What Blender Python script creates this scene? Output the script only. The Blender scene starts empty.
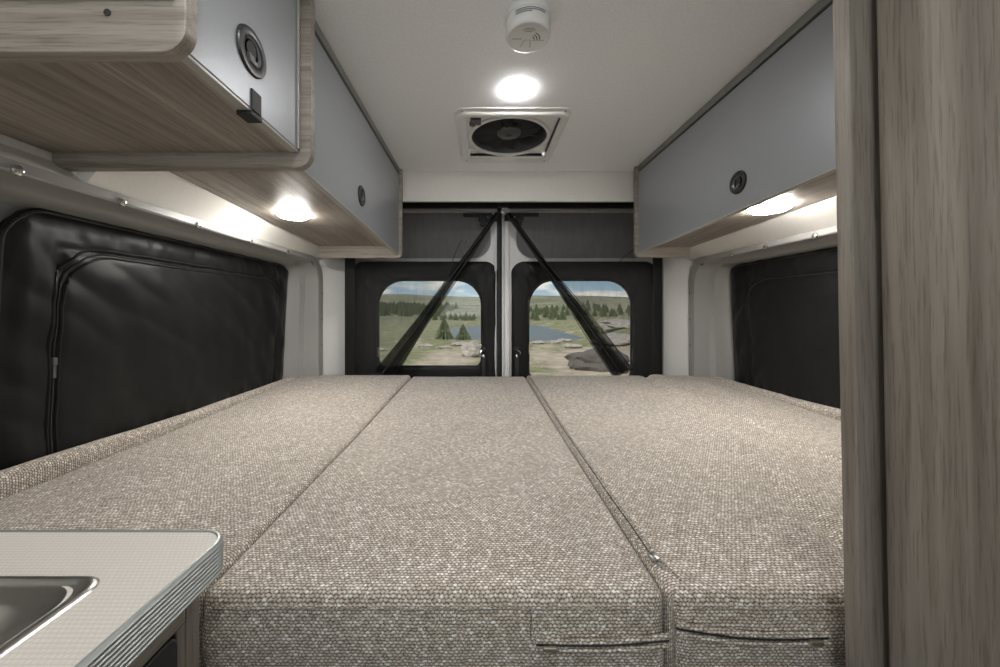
import bpy, bmesh, math, random
from mathutils import Vector, Matrix, noise
random.seed(7)
C = bpy.context.scene.collection
EYE = 1.2                     # eye height over the van floor; mesh code below is written relative to it
F = 360.0
PI = math.pi

# ------------------------------------------------------------------ helpers
def place(name, bm, mat, parent=None, smooth=False, kind=None, label=None):
    """link bm (coordinates relative to the eye height) as one mesh object"""
    me = bpy.data.meshes.new(name)
    off = Vector((0, 0, EYE))
    p = parent
    while p is not None:
        off -= p.location; p = p.parent
    bmesh.ops.translate(bm, verts=bm.verts, vec=off)
    bmesh.ops.recalc_face_normals(bm, faces=bm.faces)
    if any(q.name.startswith('cushion_weave') for q in (mat if isinstance(mat, (list, tuple)) else [mat])) and 'weave' not in bm.verts.layers.float_vector:
        ly = bm.verts.layers.float_vector.new('weave')
        for v in bm.verts: v[ly] = (v.co.x, v.co.y+v.co.z, 0)
    bm.to_mesh(me); bm.free()
    o = bpy.data.objects.new(name, me)
    C.objects.link(o)
    if parent: o.parent = parent
    mats = mat if isinstance(mat, (list, tuple)) else [mat]
    for m in mats: me.materials.append(m)
    if smooth:
        for f in me.polygons: f.use_smooth = True
        try:
            me.set_sharp_from_angle(angle=math.radians(38))
        except Exception: pass
    if kind: o['kind'] = kind
    if label: o['label'] = label
    return o
def thing(name, label, cat, loc=(0, 0, 0), group=None, kind=None):
    o = bpy.data.objects.new(name, None); C.objects.link(o)
    o.empty_display_size = .05
    o.location = (loc[0], loc[1], loc[2] + EYE)
    if label: o['label'] = label
    if cat: o['category'] = cat
    if group: o['group'] = group
    if kind: o['kind'] = kind
    return o
def tag(o, label, cat, group=None, kind=None):
    o['label'] = label; o['category'] = cat
    if group: o['group'] = group
    if kind: o['kind'] = kind
    return o
def recentre(o, p):
    """move a mesh object's origin to p (relative to the eye height)"""
    v = Vector((p[0], p[1], p[2] + EYE)) - o.location
    for w in o.data.vertices: w.co -= v
    o.location = o.location + v
def box(bm, x0, x1, y0, y1, z0, z1, bev=0, seg=2):
    vs = [bm.verts.new((x, y, z)) for x in (x0, x1) for y in (y0, y1) for z in (z0, z1)]
    q = [(0,1,3,2),(4,6,7,5),(0,4,5,1),(2,3,7,6),(0,2,6,4),(1,5,7,3)]
    fs = [bm.faces.new([vs[i] for i in a]) for a in q]
    if bev:
        es = set(e for f in fs for e in f.edges)
        bmesh.ops.bevel(bm, geom=list(es), offset=bev, segments=seg, affect='EDGES', profile=.5)
def BM(): return bmesh.new()
def boxm(*a, **k):
    bm = BM(); box(bm, *a, **k); return bm
def hexa(bm, P):
    vs = [bm.verts.new(p) for p in P]        # 4 bottom, 4 top
    for a in [(0,3,2,1),(4,5,6,7),(0,1,5,4),(1,2,6,5),(2,3,7,6),(3,0,4,7)]:
        bm.faces.new([vs[i] for i in a])
def rrect(a0, a1, b0, b1, r, n=8):
    """rounded rectangle outline points in (a,b); r = radius or 4 radii (a0b0, a1b0, a1b1, a0b1)"""
    if not isinstance(r, (list, tuple)): r = [r]*4
    pts = []
    for (ca, cb, s0, rr) in ((a0, b0, PI, r[0]), (a1, b0, 1.5*PI, r[1]), (a1, b1, 0, r[2]), (a0, b1, .5*PI, r[3])):
        rr = max(rr, 1e-5)
        ox = ca + (rr if ca == a0 else -rr); oy = cb + (rr if cb == b0 else -rr)
        for i in range(n+1):
            t = s0 + .5*PI*i/n
            pts.append((ox + rr*math.cos(t), oy + rr*math.sin(t)))
    return pts
def loft(bm, rings, close=True, cap0=False, cap1=False):
    R = [[bm.verts.new(p) for p in r] for r in rings]
    n = len(R[0])
    for a, b in zip(R, R[1:]):
        for i in range(n if close else n-1):
            j = (i+1) % n
            try: bm.faces.new([a[i], a[j], b[j], b[i]])
            except Exception: pass
    if cap0: bm.faces.new(R[0])
    if cap1: bm.faces.new(R[-1])
    return R
def plate(bm, pts, axis, t0, t1, bev=0):
    """extrude 2-D outline pts along axis from t0 to t1, with softened rims"""
    def P(p, t, k=0):
        a, b = p
        return {'x': (t, a, b), 'y': (a, t, b), 'z': (a, b, t)}[axis]
    if bev:
        cx = sum(p[0] for p in pts)/len(pts); cy = sum(p[1] for p in pts)/len(pts)
        def ins(p, d):
            v = Vector((cx-p[0], cy-p[1]));
            return (p[0] + d*(1 if v.x > 0 else -1), p[1] + d*(1 if v.y > 0 else -1))
        s = 1 if t1 > t0 else -1
        rings = [[P(ins(p, bev), t0) for p in pts], [P(p, t0+s*bev) for p in pts],
                 [P(p, t1-s*bev) for p in pts], [P(ins(p, bev), t1) for p in pts]]
    else:
        rings = [[P(p, t0) for p in pts], [P(p, t1) for p in pts]]
    loft(bm, rings, cap0=True, cap1=True)
def tube(bm, pts, r, n=8, cap=True):
    pts = [Vector(p) for p in pts]
    rings = []
    for i, p in enumerate(pts):
        d = (pts[min(i+1, len(pts)-1)] - pts[max(i-1, 0)]).normalized()
        up = Vector((0, 0, 1)) if abs(d.z) < .9 else Vector((1, 0, 0))
        a = d.cross(up).normalized(); b = a.cross(d).normalized()
        rr = r[i] if isinstance(r, (list, tuple)) else r
        rings.append([p + rr*(math.cos(2*PI*k/n)*a + math.sin(2*PI*k/n)*b) for k in range(n)])
    loft(bm, rings, cap0=cap, cap1=cap)
def lathe(bm, prof, origin, axis='z', n=40, cap0=True, cap1=True):
    """prof = [(radius, height)]"""
    o = Vector(origin); rings = []
    for r, h in prof:
        ring = []
        for k in range(n):
            c, s = r*math.cos(2*PI*k/n), r*math.sin(2*PI*k/n)
            v = {'z': (c, s, h), 'x': (h, c, s), 'y': (c, h, s)}[axis]
            ring.append(o + Vector(v))
        rings.append(ring)
    loft(bm, rings, cap0=cap0, cap1=cap1)
def holed(bm, outer, inner, axis, t0, t1):
    """plate with one hole; outer and inner outlines with the same number of points"""
    def P(p, t):
        a, b = p
        return {'x': (t, a, b), 'y': (a, t, b), 'z': (a, b, t)}[axis]
    rings = [[P(p, t0) for p in outer], [P(p, t1) for p in outer], [P(p, t1) for p in inner], [P(p, t0) for p in inner]]
    R = [[bm.verts.new(p) for p in r] for r in rings]
    n = len(outer)
    for a, b in ((0, 1), (1, 2), (2, 3), (3, 0)):
        for i in range(n):
            j = (i+1) % n
            bm.faces.new([R[a][i], R[a][j], R[b][j], R[b][i]])
def sm(a, b, x):
    t = max(0, min(1, (x-a)/(b-a))); return t*t*(3-2*t)
def nz(x, y, z=0): return noise.noise(Vector((x, y, z)))

# ------------------------------------------------------------------ materials
def mat(name, col, rough=.5, metal=0, **k):
    m = bpy.data.materials.new(name); m.use_nodes = True
    b = m.node_tree.nodes['Principled BSDF']
    b.inputs['Base Color'].default_value = (*col, 1)
    b.inputs['Roughness'].default_value = rough
    b.inputs['Metallic'].default_value = metal
    for kk, v in k.items(): b.inputs[kk].default_value = v
    return m
def nd(m, t, **k):
    n = m.node_tree.nodes.new(t)
    for a, v in k.items(): setattr(n, a, v)
    return n
def lk(m, a, b): m.node_tree.links.new(a, b)
def bs(m): return m.node_tree.nodes['Principled BSDF']
def mth(m, op, a, b=None, c=None):
    n = nd(m, 'ShaderNodeMath', operation=op)
    for i, v in enumerate((a, b, c)):
        if v is None: continue
        if isinstance(v, (int, float)): n.inputs[i].default_value = v
        else: lk(m, v, n.inputs[i])
    return n.outputs[0]
def mapped(m, scale, rot=(0, 0, 0), loc=(0, 0, 0)):
    tc = nd(m, 'ShaderNodeTexCoord'); mp = nd(m, 'ShaderNodeMapping')
    mp.inputs['Scale'].default_value = scale; mp.inputs['Rotation'].default_value = rot; mp.inputs['Location'].default_value = loc
    lk(m, tc.outputs['Object'], mp.inputs['Vector']); return mp.outputs[0]
def noi(m, vec, scale=1, detail=4, rough=.5, dist=0):
    n = nd(m, 'ShaderNodeTexNoise')
    n.inputs['Scale'].default_value = scale; n.inputs['Detail'].default_value = detail
    n.inputs['Roughness'].default_value = rough; n.inputs['Distortion'].default_value = dist
    lk(m, vec, n.inputs['Vector']); return n.outputs['Fac']
def ramp(m, fac, stops):
    r = nd(m, 'ShaderNodeValToRGB'); e = r.color_ramp.elements
    while len(e) < len(stops): e.new(.5)
    for el, (p, c) in zip(e, stops): el.position = p; el.color = (*c, 1)
    lk(m, fac, r.inputs[0]); return r.outputs['Color']
def mix(m, fac, a, b, mode='MIX'):
    n = nd(m, 'ShaderNodeMix', data_type='RGBA', blend_type=mode)
    for i, v in ((0, fac), (6, a), (7, b)):
        if isinstance(v, (int, float)): n.inputs[i].default_value = v
        elif isinstance(v, tuple): n.inputs[i].default_value = (*v, 1)
        else: lk(m, v, n.inputs[i])
    return n.outputs[2]
def bump(m, h, strength=.3, dist=.002):
    b = nd(m, 'ShaderNodeBump'); b.inputs['Strength'].default_value = strength; b.inputs['Distance'].default_value = dist
    lk(m, h, b.inputs['Height']); lk(m, b.outputs[0], bs(m).inputs['Normal'])

def wood(name, axis, tint=(1, 1, 1), rough=.45):
    m = mat(name, (.3, .25, .2), rough)
    def sc(a, l): return tuple(l if 'xyz'[i] == axis else a for i in range(3))
    wide = noi(m, mapped(m, sc(14, 1.1)), 1, 4, .55, .9)
    streak = noi(m, mapped(m, sc(85, 2.6), loc=(3, 1, 2)), 1, 5, .65, .3)
    pore = noi(m, mapped(m, sc(420, 16)), 1, 3, .6)
    # cathedral bands
    w = nd(m, 'ShaderNodeTexWave', wave_type='BANDS', bands_direction={'x': 'Z', 'y': 'X', 'z': 'Y'}[axis])
    w.inputs['Scale'].default_value = 9; w.inputs['Distortion'].default_value = 9
    w.inputs['Detail'].default_value = 3; w.inputs['Detail Scale'].default_value = .7
    lk(m, mapped(m, sc(1, .12)), w.inputs['Vector'])
    t = tint
    def c(a): return tuple(a[i]*t[i] for i in range(3))
    base = ramp(m, wide, [(.3, c((.235, .205, .172))), (.5, c((.315, .278, .238))), (.72, c((.40, .358, .312)))])
    s = ramp(m, streak, [(.35, (.66, .64, .62)), (.5, (.93, .93, .93)), (.66, (1.08, 1.08, 1.08))])
    col = mix(m, .8, base, s, 'MULTIPLY')
    wv = ramp(m, w.outputs['Fac'], [(.0, (.8, .79, .77)), (.35, (1, 1, 1)), (1, (1.03, 1.03, 1.03))])
    col = mix(m, .6, col, wv, 'MULTIPLY')
    p = ramp(m, pore, [(.36, (.55, .52, .5)), (.47, (1, 1, 1))])
    col = mix(m, .6, col, p, 'MULTIPLY')
    lk(m, col, bs(m).inputs['Base Color'])
    bump(m, pore, .15, .0006)
    return m

def weave(name, dark=1.0):
    m = mat(name, (.4, .35, .3), .95)
    tc = nd(m, 'ShaderNodeTexCoord'); at = nd(m, 'ShaderNodeAttribute', attribute_name='weave'); sp = nd(m, 'ShaderNodeSeparateXYZ'); lk(m, at.outputs['Vector'], sp.inputs[0])
    wob = nd(m, 'ShaderNodeTexNoise'); wob.inputs['Scale'].default_value = 75; lk(m, tc.outputs['Object'], wob.inputs['Vector'])
    u = mth(m, 'ADD', mth(m, 'MULTIPLY', sp.outputs[0], 1/.0064), mth(m, 'MULTIPLY', wob.outputs['Fac'], 1.5))
    v0 = sp.outputs[1]
    v = mth(m, 'ADD', mth(m, 'MULTIPLY', v0, 1/.0046), mth(m, 'MULTIPLY', wob.outputs['Color'], 1.1))
    row = mth(m, 'FLOOR', v)
    par = mth(m, 'MULTIPLY', mth(m, 'MODULO', mth(m, 'ABSOLUTE', row), 2.0), .5)
    u2 = mth(m, 'ADD', u, par)
    cell = mth(m, 'FLOOR', u2)
    fu = mth(m, 'SUBTRACT', mth(m, 'FRACT', u2), .5)
    fv = mth(m, 'SUBTRACT', mth(m, 'FRACT', v), .5)
    nf = nd(m, 'ShaderNodeTexNoise'); nf.inputs['Scale'].default_value = 420; nf.inputs['Detail'].default_value = 2; lk(m, tc.outputs['Object'], nf.inputs['Vector'])
    cs = mth(m, 'ADD', mth(m, 'COSINE', mth(m, 'MULTIPLY', fu, 2*PI)), mth(m, 'COSINE', mth(m, 'MULTIPLY', fv, 2*PI)))
    hgt = mth(m, 'ADD', mth(m, 'ADD', .5, mth(m, 'MULTIPLY', cs, .25)), mth(m, 'MULTIPLY', mth(m, 'SUBTRACT', nf.outputs['Fac'], .5), 1.3))
    cb = nd(m, 'ShaderNodeCombineXYZ'); lk(m, cell, cb.inputs[0]); lk(m, row, cb.inputs[1])
    wn = nd(m, 'ShaderNodeTexWhiteNoise', noise_dimensions='2D'); lk(m, cb.outputs[0], wn.inputs['Vector'])
    tone = ramp(m, wn.outputs['Value'], [(0, (.44, .39, .33)), (.35, (.54, .485, .425)), (.75, (.65, .60, .535)), (.9, (.76, .725, .675)), (1, (.86, .845, .82))])
    fib = noi(m, mapped(m, (900, 900, 900)), 1, 2)
    gap = ramp(m, hgt, [(.08, (.08, .065, .05)), (.28, (.46, .42, .38)), (.55, (.84, .82, .79)), (.9, (1.35, 1.35, 1.35))])
    col = mix(m, .92, tone, gap, 'MULTIPLY')
    col = mix(m, .5, col, ramp(m, fib, [(.3, (.6, .6, .6)), (.7, (1.2, 1.2, 1.2))]), 'MULTIPLY')
    big = noi(m, mapped(m, (7, 5, 7)), 1, 3)
    col = mix(m, 1, col, ramp(m, big, [(.3, (.93*dark, .93*dark, .93*dark)), (.7, (1.06*dark, 1.05*dark, 1.04*dark))]), 'MULTIPLY')
    lk(m, col, bs(m).inputs['Base Color'])
    bs(m).inputs['Sheen Weight'].default_value = .15
    bump(m, hgt, .45, .001)
    return m

def blackcloth(name, base=.018, rough=.55):
    m = mat(name, (base, base, base*1.03), rough)
    vec = mapped(m, (1, 1, 1))
    fold = noi(m, vec, 5, 2, .4, .5)
    fine = noi(m, vec, 520, 2)
    lk(m, ramp(m, fine, [(.3, (base*.8,)*3), (.7, (base*1.3,)*3)]), bs(m).inputs['Base Color'])
    h = mth(m, 'ADD', mth(m, 'MULTIPLY', fold, 6.0), mth(m, 'MULTIPLY', fine, .08))
    bump(m, h, .35, .004)
    bs(m).inputs['Specular IOR Level'].default_value = .28; bs(m).inputs['Sheen Weight'].default_value = .03
    bs(m).inputs['Sheen Roughness'].default_value = .4
    return m
def plastic(name, col, rough=.4, bscale=700, bst=.1):
    m = mat(name, col, rough)
    bump(m, noi(m, mapped(m, (1, 1, 1)), bscale, 2), bst, .0005); return m
def mesh_cloth(name, col, opac):
    """fine insect netting: part of the light goes through between the threads"""
    m = bpy.data.materials.new(name); m.use_nodes = True
    nt = m.node_tree; nt.nodes.clear()
    out = nd(m, 'ShaderNodeOutputMaterial'); tr = nd(m, 'ShaderNodeBsdfTransparent'); df = nd(m, 'ShaderNodeBsdfDiffuse')
    df.inputs['Color'].default_value = (*col, 1)
    mx = nd(m, 'ShaderNodeMixShader')
    f = noi(m, mapped(m, (60, 60, 12)), 1, 3)
    lk(m, mth(m, 'ADD', mth(m, 'MULTIPLY', mth(m, 'SUBTRACT', f, .5), .25), opac), mx.inputs[0])
    lk(m, tr.outputs[0], mx.inputs[1]); lk(m, df.outputs[0], mx.inputs[2]); lk(m, mx.outputs[0], out.inputs[0])
    return m
def glass(name, tint):
    m = bpy.data.materials.new(name); m.use_nodes = True
    m.node_tree.nodes.clear()
    out = nd(m, 'ShaderNodeOutputMaterial'); tr = nd(m, 'ShaderNodeBsdfTransparent'); g = nd(m, 'ShaderNodeBsdfGlossy')
    tr.inputs['Color'].default_value = (*tint, 1); g.inputs['Roughness'].default_value = .03
    fr = nd(m, 'ShaderNodeFresnel'); fr.inputs['IOR'].default_value = 1.3
    mx = nd(m, 'ShaderNodeMixShader'); lk(m, fr.outputs[0], mx.inputs[0])
    lk(m, tr.outputs[0], mx.inputs[1]); lk(m, g.outputs[0], mx.inputs[2]); lk(m, mx.outputs[0], out.inputs[0])
    return m
def emis(name, col, s):
    m = mat(name, col, .5)
    bs(m).inputs['Emission Color'].default_value = (*col, 1); bs(m).inputs['Emission Strength'].default_value = s
    return m

WX, WY, WZ = wood('oak_grain_x', 'x'), wood('oak_grain_y', 'y'), wood('oak_grain_z', 'z', (.82, .82, .82))
FAB = weave('cushion_weave'); FABD = weave('cushion_weave_seam', .6)
BLK = blackcloth('black_cover_cloth', .009, .5)
BLKP = plastic('black_plastic', (.02, .02, .022), .35)
ZIP = plastic('black_zip_tape', (.03, .03, .032), .3)
def fleece(name, col, rough=.6, sc=300):
    m = mat(name, col, rough)
    v = mapped(m, (1, 1, 1)); f = noi(m, v, sc, 3)
    lk(m, mix(m, 1, col, ramp(m, f, [(.3, (.95, .95, .95)), (.7, (1.04, 1.04, 1.04))]), 'MULTIPLY'), bs(m).inputs['Base Color'])
    bump(m, f, .15, .0008); return m
CEIL = fleece('ceiling_liner', (.88, .89, .91), .75, 160)
CREAM = fleece('cream_wall_panel', (.76, .738, .695), .6, 220)
PILLAR = fleece('pillar_panel', (.66, .66, .645), .5, 220)
TRIM = plastic('grey_window_surround', (.33, .325, .315), .42, 600, .25)
DOORM = plastic('painted_door_metal', (.82, .82, .82), .35)
RECESS = plastic('grey_door_recess', (.30, .30, .305), .5)
GREY = fleece('grey_cabinet_laminate', (.335, .35, .37), .38, 420)
bs(GREY).inputs['Metallic'].default_value = .25
EDGE = plastic('pale_edge_strip', (.42, .42, .39), .35)
RAIL = plastic('grey_green_rail', (.20, .205, .19), .4)
WHITE = plastic('white_plastic', (.78, .78, .77), .35)
STEEL = mat('brushed_steel', (.55, .54, .52), .3, 1.0)
bump(STEEL, noi(STEEL, mapped(STEEL, (30, 900, 30)), 1, 3), .08, .0004)
ALU = mat('ribbed_aluminium', (.36, .38, .375), .45, .8)
CHROME = mat('chrome', (.75, .75, .76), .15, 1)
DARK = mat('dark_void', (.012, .012, .012), .6)
GREYP = plastic('dark_grey_plastic', (.10, .10, .11), .35)
BRASS = mat('zip_metal', (.55, .50, .40), .3, .9)
LAMP = emis('lit_lamp_diffuser', (1, .965, .91), 62)
LAMPC = emis('lit_ceiling_diffuser', (1, .985, .97), 66)
LAMPN = emis('lit_galley_diffuser', (1, .985, .97), 37)
FLOOR = fleece('grey_vinyl_floor', (.16, .15, .14), .5, 40)
NET = mesh_cloth('black_insect_net', (.06, .06, .062), .36)
NETD = mesh_cloth('black_insect_net_gathered', (.014, .014, .014), .68)
GLASS = glass('door_window_glass', (.88, .9, .88))
SMOKED = plastic('smoked_fan_dome', (.11, .11, .11), .35)

# laminate worktop with a faint small pattern
TOP = mat('worktop_laminate', (.62, .59, .54), .4)
tcv = mapped(TOP, (1/.0052, 1/.0062, 1))
bk = nd(TOP, 'ShaderNodeTexBrick'); bk.inputs['Scale'].default_value = 1
bk.inputs['Color1'].default_value = (.74, .70, .645, 1); bk.inputs['Color2'].default_value = (.71, .67, .615, 1); bk.inputs['Mortar'].default_value = (.64, .60, .55, 1)
bk.inputs['Mortar Size'].default_value = .13; bk.inputs['Brick Width'].default_value = 1; bk.inputs['Row Height'].default_value = .7
lk(TOP, tcv, bk.inputs['Vector']); lk(TOP, bk.outputs['Color'], bs(TOP).inputs['Base Color'])

# ------------------------------------------------------------------ shell of the van
def struct(name, bm, m, parent=None, smooth=False):
    o = place(name, bm, m, parent, smooth)
    if parent is None: o['kind'] = 'structure'
    return o
CZ = .70
bm = BM()                                            # ceiling with the fan opening cut out
VX0, VX1, VY0, VY1 = -.056, .292, 1.295, 1.63
box(bm, -1.1, 1.35, -1.6, VY0, CZ, CZ+.03); box(bm, -1.1, 1.35, VY1, 2.16, CZ, CZ+.03)
box(bm, -1.1, VX0, VY0, VY1, CZ, CZ+.03); box(bm, VX1, 1.35, VY0, VY1, CZ, CZ+.03)
struct('ceiling', bm, CEIL)
struct('floor', boxm(-1.1, 1.35, -1.6, 2.2, -1.24, -1.2), FLOOR)
bm = BM(); box(bm, -1.10, -.915, -1.6, .7865, .276, CZ); box(bm, -1.10, -.88, .7865, 2.0, .276, CZ); box(bm, -1.10, -.88, -1.6, .455, -1.2, .276)
box(bm, -1.10, -.88, .455, 2.0, -1.2, -.60); box(bm, -1.10, -.88, 1.955, 2.0, -.6, .276)
box(bm, -1.12, -1.10, -1.6, 2.16, -1.2, CZ)
struct('wall_left', bm, CREAM)
bm = BM(); box(bm, 1.16, 1.38, -1.6, 2.0, .27, CZ); box(bm, 1.16, 1.38, -1.6, .455, -1.2, .27)
box(bm, 1.16, 1.38, .455, 2.0, -1.2, -.60); box(bm, 1.16, 1.38, 1.955, 2.0, -.6, .27)
box(bm, 1.38, 1.40, -1.6, 2.16, -1.2, CZ)
struct('wall_right', bm, CREAM)
bm = BM(); box(bm, -1.12, 1.40, -1.64, -1.6, -1.2, -.15); box(bm, -1.12, 1.40, -1.64, -1.6, .55, CZ)
box(bm, -1.12, -.75, -1.64, -1.6, -.15, .55); box(bm, 1.05, 1.40, -1.64, -1.6, -.15, .55)
struct('wall_front', bm, CREAM)
struct('window_1', boxm(-.75, 1.05, -1.625, -1.615, -.15, .55), GLASS)
al = bpy.data.lights.new('windscreen_fill', 'AREA'); al.shape = 'RECTANGLE'; al.size = 1.78; al.size_y = .68; al.energy = 5; al.color = (.95, .98, 1)  # unseen fill light added outside the windscreen, tilted up to brighten the ceiling
ao = bpy.data.objects.new('windscreen_fill', al); C.objects.link(ao); ao.location = (.15, -1.66, EYE+.2); ao.rotation_euler = (math.radians(122), 0, 0)
struct('trim_rear_header', boxm(-.88, 1.16, 1.815, 1.835, .548, CZ, bev=.003), CREAM)

def valance(name, sec, y0, y1):
    bm = BM(); loft(bm, [[(x, y0, z) for x, z in sec], [(x, y1, z) for x, z in sec]], cap0=True, cap1=True)
    struct(name, bm, CREAM)
valance('trim_valance_left', [(-.8795, .277), (-.863, .277), (-.80, .345), (-.80, .42), (-.8795, .42)], .787, 1.96)
valance('trim_valance_galley', [(-.9145, .277), (-.863, .277), (-.913, .318), (-.9145, .34)], -1.6, .7865)
valance('trim_valance_right', [(1.1595, .271), (1.143, .271), (1.022, .322), (1.022, .42), (1.1595, .42)], .46, 1.96)
# panels between the window surrounds and the rear doorway
def pillar(name, xa, xb):
    bm = BM()
    hexa(bm, [(xa, 1.962, -1.2), (xb, 2.05, -1.2), (xb, 2.07, -1.2), (xa, 1.99, -1.2),
              (xa, 1.962, .56), (xb, 2.05, .56), (xb, 2.07, .56), (xa, 1.99, .56)])
    return struct(name, bm, PILLAR)
screw_m = mat('screw_cap_metal', (.62, .62, .60), .22, .9)
def screw(parent, p, axis, r=.006, m=None, name='screw'):
    bm = BM()
    s = {'x': 1, '-x': -1, 'y': 1, '-y': -1}[axis]
    lathe(bm, [(r, 0), (r*.95, s*r*.45), (r*.6, s*r*.8), (r*.25, s*r*.85)], p, axis[-1], 14)
    return place(name, bm, m or screw_m, parent, True)
pl = pillar('trim_rear_left', -.875, -.762)
pr = pillar('trim_rear_right', 1.155, 1.045)
for z in (.235, .125, .02, -.10, -.22, -.31):
    screw(pl, (-.868, 1.966, z), '-y', .0055, WHITE)
for z in (.235, .12, .0, -.12, -.24):
    screw(pr, (1.148, 1.966, z), '-y', .0055, WHITE)

# ------------------------------------------------------------------ window surrounds in the side walls
def surround(name, xs, sgn, y0, y1, ztop, zbot):
    """sgn -1: left wall, +1: right wall; xs = x of the flange"""
    prof = [(-.012, .012), (-.004, .0), (.0, -.008), (.034, -.010), (.042, -.006), (.046, .02), (.050, .058), (.062, .066), (.072, .072), (.078, .10), (.084, .128), (.092, .136)]
    rings = []
    for ins, dx in prof:
        pts = rrect(y0+ins, y1-ins*1.15, zbot+ins, ztop-ins*.55, .12-ins*.3, 10)
        ring = []
        for (y, z) in pts:
            lean = .03*max(0, min(1, (ztop-z)/.6))*(dx/.13 if dx > 0 else 0)
            ring.append((xs + sgn*(dx+lean), y, z))
        rings.append(ring)
    bm = BM(); loft(bm, rings, cap1=True)
    bmesh.ops.triangulate(bm, faces=[f for f in bm.faces if len(f.verts) > 4])
    return struct(name, bm, TRIM, None, True)
tl = surround('trim_window_left', -.865, -1, .46, 1.962, .276, -.55)
tr_ = surround('trim_window_right', 1.145, 1, .46, 1.962, .270, -.55)
for y in (.665, .86, 1.09, 1.34, 1.60, 1.83):
    screw(tl, (-.8565, y, .258 if y < 1.8 else .238), 'x', .0102)
for z in (.09, -.05, -.19): screw(tl, (-.8565, 1.948, z), 'x', .006)
for y in (1.22, 1.43, 1.62, 1.84):
    screw(tr_, (1.1365, y, .252 if y < 1.8 else .235), '-x', .0102)
for z in (.09, -.05, -.19): screw(tr_, (1.1365, 1.948, z), '-x', .006)

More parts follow.
